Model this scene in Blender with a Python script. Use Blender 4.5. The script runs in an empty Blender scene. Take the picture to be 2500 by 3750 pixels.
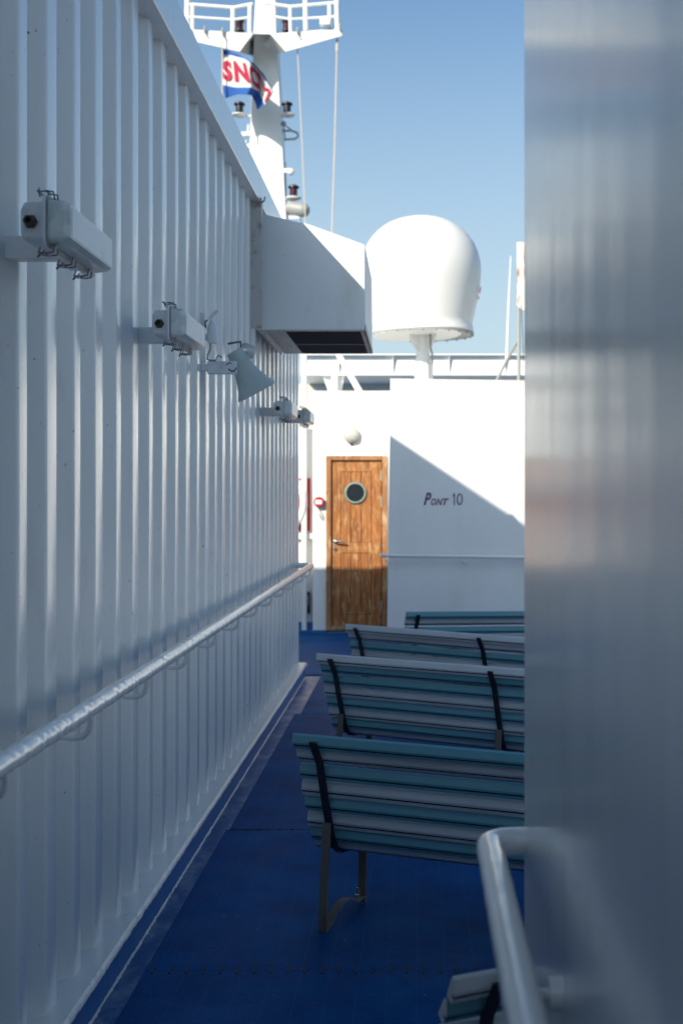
import bpy, bmesh, math, random
from mathutils import Vector, Matrix
random.seed(7)
R = math.radians
sc = bpy.context.scene
col = sc.collection
F = 3000.0; VX = 956.0; VY = 1145.0; EYE = 1.55   # focal length in picture units, horizon point, eye height

def at(px, py, D):
    return Vector(((px-VX)/F*D, D, EYE-(py-VY)/F*D))
def atz(px, py, z):
    D = (EYE-z)*F/(py-VY)
    return Vector(((px-VX)/F*D, D, z))

# ------------------------------------------------------------------ materials
def nodes(name):
    m = bpy.data.materials.new(name); m.use_nodes = True
    nt = m.node_tree; b = nt.nodes['Principled BSDF']
    return m, nt, b
def N(nt, t, **kw):
    n = nt.nodes.new(t)
    for k, v in kw.items():
        if k in n.inputs: n.inputs[k].default_value = v
        else: setattr(n, k, v)
    return n
def paint(name, base, rough=0.3, bump=0.15, bscale=60, dirt=None, dscale=4, damt=0.5, streak=(1,1,1), metal=0, spec=0.5, coat=0, lo=0.55, hi=0.7, wave=0.0, wscale=2.0, rvar=0.0, speck=0):
    m, nt, b = nodes(name); L = nt.links.new
    b.inputs['Roughness'].default_value = rough
    b.inputs['Metallic'].default_value = metal
    b.inputs['Specular IOR Level'].default_value = spec
    b.inputs['Coat Weight'].default_value = coat
    b.inputs['Coat Roughness'].default_value = 0.15
    tc = N(nt, 'ShaderNodeTexCoord'); mp = N(nt, 'ShaderNodeMapping')
    mp.inputs['Scale'].default_value = streak
    L(tc.outputs['Object'], mp.inputs['Vector'])
    base = (*base, 1)
    b.inputs['Base Color'].default_value = base
    if dirt:
        n1 = N(nt, 'ShaderNodeTexNoise', Scale=dscale, Detail=8.0, Roughness=0.65)
        L(mp.outputs[0], n1.inputs['Vector'])
        r = N(nt, 'ShaderNodeMapRange'); r.inputs['From Min'].default_value = lo; r.inputs['From Max'].default_value = hi; r.inputs['To Max'].default_value = damt
        L(n1.outputs['Fac'], r.inputs['Value'])
        mx = N(nt, 'ShaderNodeMix', data_type='RGBA')
        mx.inputs[6].default_value = base; mx.inputs[7].default_value = (*dirt, 1)
        L(r.outputs[0], mx.inputs[0]); L(mx.outputs[2], b.inputs['Base Color'])
    if speck:
        src = b.inputs['Base Color'].links[0].from_socket if b.inputs['Base Color'].links else None
        mps = N(nt, 'ShaderNodeMapping'); mps.inputs['Scale'].default_value = (1,1,.55); L(tc.outputs['Object'], mps.inputs['Vector'])
        ns = N(nt, 'ShaderNodeTexNoise', Scale=70.0, Detail=2.0, Distortion=.8); L(mps.outputs[0], ns.inputs['Vector'])
        rs = N(nt, 'ShaderNodeMapRange'); rs.inputs['From Min'].default_value = .735; rs.inputs['From Max'].default_value = .76; rs.inputs['To Max'].default_value = speck
        L(ns.outputs['Fac'], rs.inputs['Value'])
        ms = N(nt, 'ShaderNodeMix', data_type='RGBA'); ms.inputs[7].default_value = (0.10,0.075,0.07,1)
        if src: L(src, ms.inputs[6])
        else: ms.inputs[6].default_value = base
        L(rs.outputs[0], ms.inputs[0]); L(ms.outputs[2], b.inputs['Base Color'])
    if rvar:
        n4 = N(nt, 'ShaderNodeTexNoise', Scale=6.0, Detail=4.0); L(mp.outputs[0], n4.inputs['Vector'])
        r4 = N(nt, 'ShaderNodeMapRange'); r4.inputs['From Min'].default_value = .3; r4.inputs['From Max'].default_value = .7
        r4.inputs['To Min'].default_value = max(.03, rough-rvar); r4.inputs['To Max'].default_value = rough+rvar
        L(n4.outputs['Fac'], r4.inputs['Value']); L(r4.outputs[0], b.inputs['Roughness'])
    last = None
    if bump:
        n2 = N(nt, 'ShaderNodeTexNoise', Scale=bscale, Detail=4.0)
        L(tc.outputs['Object'], n2.inputs['Vector'])
        bp = N(nt, 'ShaderNodeBump', Strength=bump, Distance=0.002)
        L(n2.outputs['Fac'], bp.inputs['Height']); last = bp
    if wave:
        n3 = N(nt, 'ShaderNodeTexNoise', Scale=wscale, Detail=2.0)
        L(mp.outputs[0], n3.inputs['Vector'])
        bp2 = N(nt, 'ShaderNodeBump', Strength=wave, Distance=0.02)
        L(n3.outputs['Fac'], bp2.inputs['Height'])
        if last: L(last.outputs[0], bp2.inputs['Normal'])
        last = bp2
    if last: L(last.outputs[0], b.inputs['Normal'])
    return m

WH = (0.80, 0.80, 0.78)
M = {}
M['wall'] = paint('white_gloss_steel_paint', WH, .25, .25, 45, (0.50,0.47,0.40), 7, .35, (1,1,.25), coat=.5, wave=.14, wscale=3, lo=.56, hi=.76, speck=.8)
M['white'] = paint('white_paint', WH, .38, .12, 60, (0.6,0.56,0.48), 3, .4, (1,1,.4), wave=.12, speck=.5)
M['matte_white'] = paint('white_paint_matt', (0.80,0.795,0.775), .5, .08, 80, (0.66,0.63,0.56), 2.2, .4, (1,1,.3), lo=.48, hi=.75, wave=.2, wscale=1.3, speck=.35)
M['right'] = paint('white_gloss_bulkhead_paint', (0.84,0.84,0.82), .21, .12, 30, (0.62,0.59,0.52), 5, .35, (1,1,.12), coat=.3, wave=.14, wscale=5, speck=.6)
M['radome'] = paint('radome_gelcoat', (0.80,0.79,0.75), .32, .03, 30)
M['rail'] = paint('lumpy_white_paint', WH, .22, .0, 40, (0.45,0.36,0.28), 30, .45, lo=.66, hi=.74, coat=.4)
M['ledge'] = paint('worn_white_ledge', (0.74,0.73,0.69), .3, .6, 90, (0.36,0.27,0.16), 8, .55, lo=.6, hi=.75)
M['kerb'] = paint('blue_kerb_paint', (0.004,0.115,0.36), .38, .4, 50, (0.12,0.20,0.32), 7, .4, (1,1,.5), lo=.5, hi=.75)
M['deck'] = paint('blue_deck_paint', (0.004,0.10,0.28), .38, .6, 70, (0.28,0.34,0.42), 9, .8, (1,.5,1), spec=.2, lo=.46, hi=.66)
M['teal'] = paint('teal_slat_plastic', (0.095,0.27,0.33), .36, .25, 200, (0.13,0.30,0.36), 9, .5, (.25,1,1), lo=.45, hi=.7)
M['grey'] = paint('lavender_grey_slat_plastic', (0.40,0.44,0.48), .36, .25, 200, (0.27,0.28,0.29), 9, .5, (.25,1,1), lo=.45, hi=.7)
M['pale'] = paint('pale_slat_plastic', (0.58,0.61,0.63), .4, .2, 200, (0.40,0.40,0.42), 9, .4, (.25,1,1), lo=.45, hi=.7)
M['slatcap'] = paint('slat_end_plastic', (0.50,0.50,0.50), .5, .2, 100)
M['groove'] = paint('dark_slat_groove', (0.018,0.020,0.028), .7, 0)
M['dark'] = paint('black_frame_paint', (0.018,0.020,0.026), .38, .3, 90, (0.09,0.06,0.045), 18, .5, lo=.6, hi=.7)
M['leg'] = paint('weathered_galvanised_leg', (0.105,0.095,0.085), .6, .5, 120, (0.045,0.035,0.025), 14, .7, (1,1,.3), lo=.5, hi=.66)
M['metal'] = paint('stainless_steel', (0.55,0.55,0.55), .25, .1, 90, metal=1)
M['clip'] = paint('tarnished_clip_steel', (0.12,0.13,0.16), .4, .1, 90, metal=.7)
M['black'] = paint('black_rubber', (0.012,0.012,0.014), .5, 0)
M['gland'] = paint('brown_cable_gland', (0.045,0.032,0.024), .55, .5, 120, (0.18,0.07,0.02), 40, .7)
M['lampbody'] = paint('lamp_body_plastic', (0.70,0.71,0.72), .36, .1, 90, (0.35,0.36,0.36), 14, .4)
M['red'] = paint('red_enamel', (0.42,0.02,0.03), .4, 0)
M['redlens'] = paint('dark_red_lens', (0.055,0.006,0.015), .2, 0)
M['blacklens'] = paint('navigation_light_housing', (0.012,0.014,0.02), .35, 0)
M['text'] = paint('purple_lettering_paint', (0.12,0.060,0.115), .5, 0, 40, (0.3,0.27,0.3), 30, .4)
M['rust'] = paint('rusty_white_plate', (0.72,0.70,0.64), .6, .4, 60, (0.36,0.14,0.03), 5, 1, (2,2,.35), lo=.50, hi=.58)
M['flagwhite'] = paint('flag_white_cloth', (0.62,0.60,0.55), .85, 0)
M['flagblue'] = paint('flag_blue_cloth', (0.015,0.085,0.33), .85, 0)
M['flagred'] = paint('flag_red_print', (0.40,0.015,0.06), .85, 0)
M['greymetal'] = paint('grey_galvanised_metal', (0.30,0.31,0.30), .5, .3, 60, (0.16,0.14,0.12), 9, .6)
M['rope'] = paint('pale_halyard_rope', (0.55,0.50,0.42), .9, 0)
M['hornplastic'] = paint('grey_green_horn_plastic', (0.46,0.52,0.50), .42, .1, 60, (0.36,0.38,0.36), 8, .4)
M['grille'] = paint('dark_louvre_metal', (0.06,0.064,0.085), .7, .3, 60, spec=.1)
M['frame_alu'] = paint('stained_flange', (0.52,0.50,0.46), .45, .4, 40, (0.20,0.10,0.05), 14, .7, lo=.52, hi=.68)
M['brassring'] = paint('verdigris_ring', (0.20,0.27,0.23), .5, .3, 60, (0.45,0.42,0.33), 14, .6)
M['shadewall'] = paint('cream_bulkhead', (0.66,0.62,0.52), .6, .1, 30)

m, nt, b = nodes('lamp_diffuser'); M['diffuser'] = m
b.inputs['Base Color'].default_value = (0.66,0.72,0.68,1); b.inputs['Roughness'].default_value = .2
b.inputs['Transmission Weight'].default_value = .15; b.inputs['IOR'].default_value = 1.45
n = N(nt,'ShaderNodeTexNoise',Scale=30.0,Detail=5.0); tc=N(nt,'ShaderNodeTexCoord'); mp=N(nt,'ShaderNodeMapping'); mp.inputs['Scale'].default_value=(1,.2,1)
nt.links.new(tc.outputs['Object'],mp.inputs[0]); nt.links.new(mp.outputs[0],n.inputs['Vector'])
cr=N(nt,'ShaderNodeValToRGB'); cr.color_ramp.elements[0].color=(0.58,0.64,0.62,1); cr.color_ramp.elements[0].position=.3
cr.color_ramp.elements[1].color=(0.80,0.84,0.80,1); cr.color_ramp.elements[1].position=.6
nt.links.new(n.outputs['Fac'],cr.inputs[0]); nt.links.new(cr.outputs[0],b.inputs['Base Color'])
m, nt, b = nodes('porthole_glass'); M['glass'] = m
b.inputs['Base Color'].default_value = (0.01,0.015,0.022,1); b.inputs['Roughness'].default_value = .3
m, nt, b = nodes('clear_dome'); M['clear'] = m
b.inputs['Base Color'].default_value = (0.7,0.76,0.78,1); b.inputs['Roughness'].default_value = .15; b.inputs['Transmission Weight'].default_value = .6

def wood(name, a, c, pale):
    m, nt, b = nodes(name); L = nt.links.new
    tc=N(nt,'ShaderNodeTexCoord'); mp=N(nt,'ShaderNodeMapping'); mp.inputs['Scale'].default_value=(14,14,1.3)
    L(tc.outputs['Object'],mp.inputs[0])
    n=N(nt,'ShaderNodeTexNoise',Scale=2.2,Detail=8.0,Roughness=.6,Distortion=.6); L(mp.outputs[0],n.inputs['Vector'])
    cr=N(nt,'ShaderNodeValToRGB'); e=cr.color_ramp.elements
    e[0].position=.28; e[0].color=(*c,1); e[1].position=.6; e[1].color=(*a,1)
    L(n.outputs['Fac'],cr.inputs[0])
    mp2=N(nt,'ShaderNodeMapping'); mp2.inputs['Scale'].default_value=(3,3,1); L(tc.outputs['Object'],mp2.inputs[0])
    n2=N(nt,'ShaderNodeTexNoise',Scale=5.5,Detail=8.0,Roughness=.72); L(mp2.outputs[0],n2.inputs['Vector'])
    r=N(nt,'ShaderNodeMapRange'); r.inputs['From Min'].default_value=.5; r.inputs['From Max'].default_value=.66; r.inputs['To Max'].default_value=.75
    L(n2.outputs['Fac'],r.inputs['Value'])
    mx=N(nt,'ShaderNodeMix',data_type='RGBA'); mx.inputs[7].default_value=(*pale,1)
    L(cr.outputs[0],mx.inputs[6]); L(r.outputs[0],mx.inputs[0]); L(mx.outputs[2],b.inputs['Base Color'])
    b.inputs['Roughness'].default_value=.5
    return m
M['wood'] = wood('worn_varnished_wood', (0.38,0.142,0.034), (0.12,0.040,0.012), (0.60,0.38,0.17))
M['woodframe'] = wood('bleached_wood_frame', (0.36,0.16,0.055), (0.16,0.06,0.022), (0.62,0.46,0.28))
M['groovewood'] = paint('dark_wood_joint', (0.035,0.015,0.008), .8, 0)

# rubber mat: dark blue, fine pebbled relief, faint lines between tiles
m, nt, b = nodes('blue_rubber_matting'); M['mat'] = m; L = nt.links.new
tc=N(nt,'ShaderNodeTexCoord'); sep=N(nt,'ShaderNodeSeparateXYZ'); L(tc.outputs['Object'],sep.inputs[0])
def math_(op,a,bv=None):
    n=N(nt,'ShaderNodeMath',operation=op)
    if hasattr(a,'links'): L(a,n.inputs[0])
    else: n.inputs[0].default_value=a
    if bv is not None:
        if hasattr(bv,'links'): L(bv,n.inputs[1])
        else: n.inputs[1].default_value=bv
    return n.outputs[0]
fx=math_('FRACT',math_('DIVIDE',sep.outputs[0],.094)); lx=math_('LESS_THAN',fx,.022)
n1=N(nt,'ShaderNodeTexNoise',Scale=2.6,Detail=7.0,Roughness=.65); L(tc.outputs['Object'],n1.inputs['Vector'])
cr=N(nt,'ShaderNodeValToRGB'); e=cr.color_ramp.elements
e[0].position=.35; e[0].color=(0.0003,0.047,0.170,1); e[1].position=.75; e[1].color=(0.0005,0.095,0.285,1)
L(n1.outputs['Fac'],cr.inputs[0])
mx=N(nt,'ShaderNodeMix',data_type='RGBA'); mx.inputs[7].default_value=(0.03,0.12,0.27,1)
L(cr.outputs[0],mx.inputs[6]); L(math_('MULTIPLY',lx,.55),mx.inputs[0])
n3=N(nt,'ShaderNodeTexNoise',Scale=26.0,Detail=6.0,Roughness=.7); L(tc.outputs['Object'],n3.inputs['Vector'])
r3=N(nt,'ShaderNodeMapRange'); r3.inputs['From Min'].default_value=.67; r3.inputs['From Max'].default_value=.73; r3.inputs['To Max'].default_value=.55; L(n3.outputs['Fac'],r3.inputs['Value'])
n5=N(nt,'ShaderNodeTexNoise',Scale=1.1,Detail=9.0,Roughness=.72,Distortion=.4); L(tc.outputs['Object'],n5.inputs['Vector'])
r5=N(nt,'ShaderNodeMapRange'); r5.inputs['From Min'].default_value=.52; r5.inputs['From Max'].default_value=.72; r5.inputs['To Max'].default_value=.5; L(n5.outputs['Fac'],r5.inputs['Value'])
mx5=N(nt,'ShaderNodeMix',data_type='RGBA'); mx5.inputs[7].default_value=(0.05,0.095,0.22,1); L(mx.outputs[2],mx5.inputs[6]); L(r5.outputs[0],mx5.inputs[0])
mx2=N(nt,'ShaderNodeMix',data_type='RGBA'); mx2.inputs[7].default_value=(0.30,0.32,0.36,1)
L(mx5.outputs[2],mx2.inputs[6]); L(r3.outputs[0],mx2.inputs[0]); L(mx2.outputs[2],b.inputs['Base Color'])
v=N(nt,'ShaderNodeTexVoronoi',Scale=130.0); L(tc.outputs['Object'],v.inputs['Vector'])
bp=N(nt,'ShaderNodeBump',Strength=.55,Distance=.003); L(v.outputs['Distance'],bp.inputs['Height']); L(bp.outputs[0],b.inputs['Normal'])
b.inputs['Roughness'].default_value=.62; b.inputs['Specular IOR Level'].default_value=.06
M['sea'] = paint('sea_water', (0.01,0.04,0.07), .12, .0, 40, wave=.6, wscale=.4)

# ------------------------------------------------------------------ mesh helpers
class MB:
    def __init__(s): s.bm = bmesh.new(); s.mi = 0
    def _mark(s, faces):
        for f in faces: f.material_index = s.mi
    def hull8(s, a, b):          # two rings of points of the same length, capped
        va=[s.bm.verts.new(p) for p in a]; vb=[s.bm.verts.new(p) for p in b]; n=len(a); fs=[]
        fs.append(s.bm.faces.new(va)); fs.append(s.bm.faces.new(vb[::-1]))
        for i in range(n):
            j=(i+1)%n; fs.append(s.bm.faces.new((va[j],va[i],vb[i],vb[j])))
        s._mark(fs); return s
    def box(s, x0,x1,y0,y1,z0,z1):
        return s.hull8([(x0,y0,z0),(x1,y0,z0),(x1,y1,z0),(x0,y1,z0)],[(x0,y0,z1),(x1,y0,z1),(x1,y1,z1),(x0,y1,z1)])
    def tube(s, pts, r, n=12, cap=True, jit=0):
        pts=[Vector(p) for p in pts]; rings=[]; up=None
        for i,p in enumerate(pts):
            if i==0: d=pts[1]-p
            elif i==len(pts)-1: d=p-pts[i-1]
            else: d=(pts[i+1]-p).normalized()+(p-pts[i-1]).normalized()
            d.normalize()
            if up is None:
                up=Vector((0,0,1)) if abs(d.z)<.9 else Vector((1,0,0))
            a=d.cross(up)
            if a.length<1e-4: a=d.cross(Vector((0,1,0)))
            a.normalize(); c=a.cross(d).normalized(); up=c
            rr=r[i] if isinstance(r,(list,tuple)) else r
            rings.append([s.bm.verts.new(p+(a*math.cos(2*math.pi*k/n)+c*math.sin(2*math.pi*k/n))*(rr*(1+random.uniform(-jit,jit)))) for k in range(n)])
        fs=[]
        for i in range(len(rings)-1):
            for k in range(n):
                j=(k+1)%n; fs.append(s.bm.faces.new((rings[i][k],rings[i][j],rings[i+1][j],rings[i+1][k])))
        if cap: fs.append(s.bm.faces.new(rings[0][::-1])); fs.append(s.bm.faces.new(rings[-1]))
        s._mark(fs); return s
    def strap(s, pts, wdir, w, th):   # flat bar: path, width direction, width, thickness
        pts=[Vector(p) for p in pts]; wd=Vector(wdir).normalized(); rings=[]
        for i,p in enumerate(pts):
            if i==0: d=pts[1]-p
            elif i==len(pts)-1: d=p-pts[i-1]
            else: d=pts[i+1]-pts[i-1]
            d.normalize(); t=d.cross(wd).normalized()
            rings.append([s.bm.verts.new(q) for q in (p-wd*w/2-t*th/2,p+wd*w/2-t*th/2,p+wd*w/2+t*th/2,p-wd*w/2+t*th/2)])
        fs=[]
        for i in range(len(rings)-1):
            for k in range(4):
                j=(k+1)%4; fs.append(s.bm.faces.new((rings[i][k],rings[i][j],rings[i+1][j],rings[i+1][k])))
        fs.append(s.bm.faces.new(rings[0][::-1])); fs.append(s.bm.faces.new(rings[-1]))
        s._mark(fs); return s
    def lathe(s, prof, c=(0,0,0), axis='Z', n=32, cap=True):   # prof: list of (r, h)
        c=Vector(c); rings=[]
        for r,h in prof:
            ring=[]
            for k in range(n):
                a=2*math.pi*k/n; x,y=r*math.cos(a),r*math.sin(a)
                p={'Z':(x,y,h),'Y':(x,h,y),'X':(h,x,y)}[axis]
                ring.append(s.bm.verts.new(c+Vector(p)))
            rings.append(ring)
        fs=[]
        for i in range(len(rings)-1):
            for k in range(n):
                j=(k+1)%n; fs.append(s.bm.faces.new((rings[i][k],rings[i][j],rings[i+1][j],rings[i+1][k])))
        if cap and prof[0][0]>1e-5: fs.append(s.bm.faces.new(rings[0][::-1]))
        if cap and prof[-1][0]>1e-5: fs.append(s.bm.faces.new(rings[-1]))
        s._mark(fs); return s
    def sphere(s, c, r, n=16):
        return s.lathe([(max(1e-6,r*math.sin(math.pi*i/10)), -r*math.cos(math.pi*i/10)) for i in range(11)], c, n=n)
    def build(s, name, mats, parent=None, bevel=0, smooth=True, ang=35, M4=None):
        if M4: bmesh.ops.transform(s.bm, matrix=M4, verts=s.bm.verts)
        bmesh.ops.remove_doubles(s.bm, verts=s.bm.verts, dist=1e-6)
        bmesh.ops.recalc_face_normals(s.bm, faces=s.bm.faces)
        if smooth:
            for f in s.bm.faces: f.smooth=True
            for e in s.bm.edges:
                if len(e.link_faces)!=2 or e.calc_face_angle(0)>R(ang): e.smooth=False
        me=bpy.data.meshes.new(name); s.bm.to_mesh(me); s.bm.free()
        for mm in (mats if isinstance(mats,list) else [mats]): me.materials.append(mm)
        o=bpy.data.objects.new(name,me); col.objects.link(o)
        if parent: o.parent=parent
        if bevel:
            md=o.modifiers.new('bevel','BEVEL'); md.width=bevel; md.segments=2; md.limit_method='ANGLE'; md.angle_limit=R(40)
        return o
def tag(o, label, cat, group=None):
    o['label']=label; o['category']=cat
    if group: o['group']=group
    return o
def thing(name, label, cat, loc=(0,0,0), rot=(0,0,0), group=None):
    o=bpy.data.objects.new(name,None); col.objects.link(o); o.empty_display_size=.1
    o.location=loc; o.rotation_euler=rot
    return tag(o,label,cat,group)
def structure(o): o['kind']='structure'; return o
def copy_tree(o, parent=None):
    c=o.copy(); col.objects.link(c); c.parent=parent
    for ch in [x for x in bpy.data.objects if x.parent==o]: copy_tree(ch,c)
    return c
def local(root, fn):   # put parts given in world coordinates under a root with a location
    return Matrix.Translation(-Vector(root.location))
def text_mesh(txt, size=1, shear=0, offset=0.0, extrude=0):
    cu=bpy.data.curves.new('lettering','FONT'); cu.body=txt; cu.size=size; cu.shear=shear; cu.offset=offset; cu.extrude=extrude; cu.resolution_u=6
    ob=bpy.data.objects.new('lettering',cu); col.objects.link(ob)
    dg=bpy.context.evaluated_depsgraph_get(); dg.update()
    me=bpy.data.meshes.new_from_object(ob.evaluated_get(dg)); bpy.data.objects.remove(ob); bpy.data.curves.remove(cu)
    return me

# ------------------------------------------------------------------ camera
cam=bpy.data.cameras.new('camera'); co=bpy.data.objects.new('camera',cam); col.objects.link(co)
co.location=(0,0,EYE); co.rotation_euler=(R(90),0,0)
cam.sensor_fit='HORIZONTAL'; cam.sensor_width=24; cam.lens=24*F/1568
cam.shift_x=(784-VX)/1568; cam.shift_y=-(1176-VY)/1568
cam.clip_start=.05; cam.clip_end=20000
cam.dof.use_dof=True; cam.dof.focus_distance=4.7; cam.dof.aperture_fstop=4.2
sc.camera=co

# ------------------------------------------------------------------ light
AZ=R(34.75); EL=math.atan(.6195)
w=bpy.data.worlds.new('World'); sc.world=w; w.use_nodes=True
nt=w.node_tree; bg=nt.nodes['Background']; sky=nt.nodes.new('ShaderNodeTexSky'); sky.sky_type='NISHITA'
sky.sun_disc=False; sky.sun_elevation=EL; sky.sun_rotation=R(180)+AZ
sky.air_density=1.0; sky.dust_density=2.0; sky.ozone_density=2.6
tcw=nt.nodes.new('ShaderNodeTexCoord'); sw_=nt.nodes.new('ShaderNodeSeparateXYZ'); nt.links.new(tcw.outputs['Generated'],sw_.inputs[0])
mr=nt.nodes.new('ShaderNodeMapRange'); mr.interpolation_type='SMOOTHSTEP'; mr.inputs['From Min'].default_value=.02; mr.inputs['From Max'].default_value=.44; mr.inputs['To Min'].default_value=.85; mr.inputs['To Max'].default_value=0
nt.links.new(sw_.outputs[2],mr.inputs['Value'])
tint=nt.nodes.new('ShaderNodeMix'); tint.data_type='RGBA'; tint.blend_type='MULTIPLY'; tint.inputs[0].default_value=1; tint.inputs[7].default_value=(.79,.98,1.04,1); nt.links.new(sky.outputs[0],tint.inputs[6])
hz=nt.nodes.new('ShaderNodeMix'); hz.data_type='RGBA'; hz.inputs[7].default_value=(4.3,5.25,5.7,1); nt.links.new(tint.outputs[2],hz.inputs[6]); nt.links.new(mr.outputs[0],hz.inputs[0])
nt.links.new(hz.outputs[2],bg.inputs[0]); bg.inputs[1].default_value=.115
sl=bpy.data.lights.new('sun','SUN'); sl.energy=5.0; sl.angle=R(.53); sl.color=(1,.92,.79)
so=bpy.data.objects.new('sun',sl); col.objects.link(so); so.location=(-8,-12,12)
sd=Vector((math.sin(AZ)*math.cos(EL),math.cos(AZ)*math.cos(EL),-math.sin(EL)))
so.rotation_euler=sd.to_track_quat('-Z','Y').to_euler()
sc.view_settings.view_transform='Standard'; sc.view_settings.look='None'; sc.view_settings.exposure=.34; sc.view_settings.gamma=1

# ------------------------------------------------------------------ sea and deck
mb=MB(); mb.lathe([(.001,0),(60,0),(600,0),(9000,0)],(0,0,-19),n=64); structure(mb.build('sea',M['sea'],smooth=False))
mb=MB(); mb.box(-9,9,-12,34,-.3,0); structure(mb.build('deck',M['deck']))
# sheets of rubber matting; slots along the cross seams
mb=MB()
ys=[-6,-1.6,.26,2.35,4.26,6.08,7.9,9.35,9.9,11.4,12.9,14.10]
for i in range(len(ys)-1):
    xl=-.885 if ys[i]<6 else (-.87 if ys[i]<9 else -.83)
    mb.box(xl if ys[i]<11 else -1.6,6,ys[i]+.002,ys[i+1]-.002,.0,.008+.001*(i%2))
mb.box(-1.6,-.36,14.102,14.9,0,.009)
mb.mi=1
for y0 in (4.26,6.08):
    x=-.86
    while x<1.4:
        w_=random.uniform(.012,.05) if y0>5 else .006
        if y0<5 or random.random()<.8: mb.box(x,x+w_,y0-.03 if y0<5 else y0-.012,y0+.03 if y0<5 else y0+.012,.0085,.0125)
        x+=.055
structure(mb.build('deck_matting',[M['mat'],M['groove']]))

# ------------------------------------------------------------------ left casing with corrugated wall
XW=-1.015; XL=-.963; YE=11.3; ZT=3.565
casing=thing('casing','long white corrugated steel casing wall running down the left side','casing wall',(XL,0,0))
def C(mb_,name,mat,**k):
    return mb_.build(name,mat,casing,M4=Matrix.Translation((-XL,0,0)),**k)
mb=MB()
prof=[]; y=YE-.02; i=0
# going from the far end towards and past the camera
steps=[]
while y>-7:
    face=.078 if i%2 else .104
    per=.262 if i%2 else .280
    steps.append((y,y-face,y-face-.032,y-per+.032))
    y-=per; i+=1
pts=[]
for a,b_,c_,d_ in steps:
    pts+= [(XW,a),(XW,b_),(XW-.055,c_),(XW-.055,d_)]
zs=[.10,3.42]
# rounded bends: insert small chamfers
def chamfer(p,r=.012):
    out=[]
    for k in range(len(p)):
        if k in (0,len(p)-1): out.append(p[k]); continue
        P=Vector(p[k]); A=Vector(p[k-1]); B=Vector(p[k+1])
        da=(A-P).normalized(); db=(B-P).normalized()
        q0=P+da*r; q1=P+db*r
        for t in (0,.25,.5,.75,1): out.append(tuple(((1-t)**2)*q0+2*t*(1-t)*P+t*t*q1))
    return out
pts=chamfer(pts,.009)
rows=[[mb.bm.verts.new((px,py,z)) for px,py in pts] for z in zs]
for k in range(len(pts)-1): mb.bm.faces.new((rows[0][k],rows[0][k+1],rows[1][k+1],rows[1][k]))
C(mb,'corrugated_panel',M['wall'],ang=60)
mb=MB(); mb.box(-6,XW-.07,-7,YE,0,ZT-.02); C(mb,'core_wall',M['white'])
mb=MB(); mb.box(XW-.069,XL,-7,YE+.01,1.55+1.90*.963,ZT); C(mb,'top_fascia',M['wall'],bevel=.006)
mb=MB(); mb.box(XW-.069,XL+.012,-7,YE+.02,.105,.128); C(mb,'base_ledge',M['ledge'],bevel=.005)
mb=MB(); yy=-7
pp=[];rr=[]
while yy<YE+.02: pp.append((XL+.010+random.uniform(-.0015,.0015),yy,.116+random.uniform(-.0015,.0015))); rr.append(.0105+random.uniform(-.0022,.0022)); yy+=.02 if 2.5<yy<7 else .08
mb.tube(pp,rr,n=8); C(mb,'weld_bead',M['ledge'])
mb=MB(); mb.box(XW-.06,XL,-7,YE,-.01,.104); C(mb,'blue_kerb',M['kerb'])
mb=MB(); pp=[];rr=[];yy=-1
while yy<YE: pp.append((XL+.003+random.uniform(-.0015,.0015),yy,.003+random.uniform(-.002,.002))); rr.append(.0045+random.uniform(-.0015,.002)); yy+=.013 if yy<7 else .06
mb.tube(pp,rr,n=7); C(mb,'deck_weld',M['ledge'])
# unseen block added on the casing roof; its sloping top shades the far bulkhead
tr=thing('roof_shade_block','unseen white block with a sloping top, added on the casing roof to shade the far bulkhead','shade_block',(-2.7,9,ZT-.02))
mb=MB(); mb.hull8([(-.1,-1.0,0),(-.1,1.95,0),(-.1,1.95,4.735-ZT+.02),(-.1,-1.0,5.60-ZT+.02)],[(.1,-1.0,0),(.1,1.95,0),(.1,1.95,4.735-ZT+.02),(.1,-1.0,5.60-ZT+.02)])
mb.build('shade_body',M['white'],tr,bevel=.01)
mb=MB()
for k in range(6): mb.box(.1,.13,-.8+k*.4,-.5+k*.4,.3,.34); mb.box(.1,.13,-.8+k*.4,-.5+k*.4,.42,.46)
mb.build('side_bars',M['greymetal'],tr)
# unseen tall block aft of the viewer, added to shade the right bulkhead
fh=thing('aft_shade_block','unseen tall white block added on the casing behind the viewer to shade the right bulkhead','aft_shade_block',(-3.2,-4.6,ZT-.02))
mb=MB(); mb.hull8([(-1.2,-2.2,0),(.9,-2.2,0),(.9,3.0,0),(-1.2,3.0,0)],[(-1.0,-2.0,4.2),(.7,-2.0,4.2),(.7,2.5,4.2),(-1.0,2.5,4.2)])
mb.build('housing',M['white'],fh,bevel=.03)
mb=MB(); mb.box(-1.05,.75,-2.05,2.55,4.2,4.45); mb.build('rim',M['kerb'],fh,bevel=.02)

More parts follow.
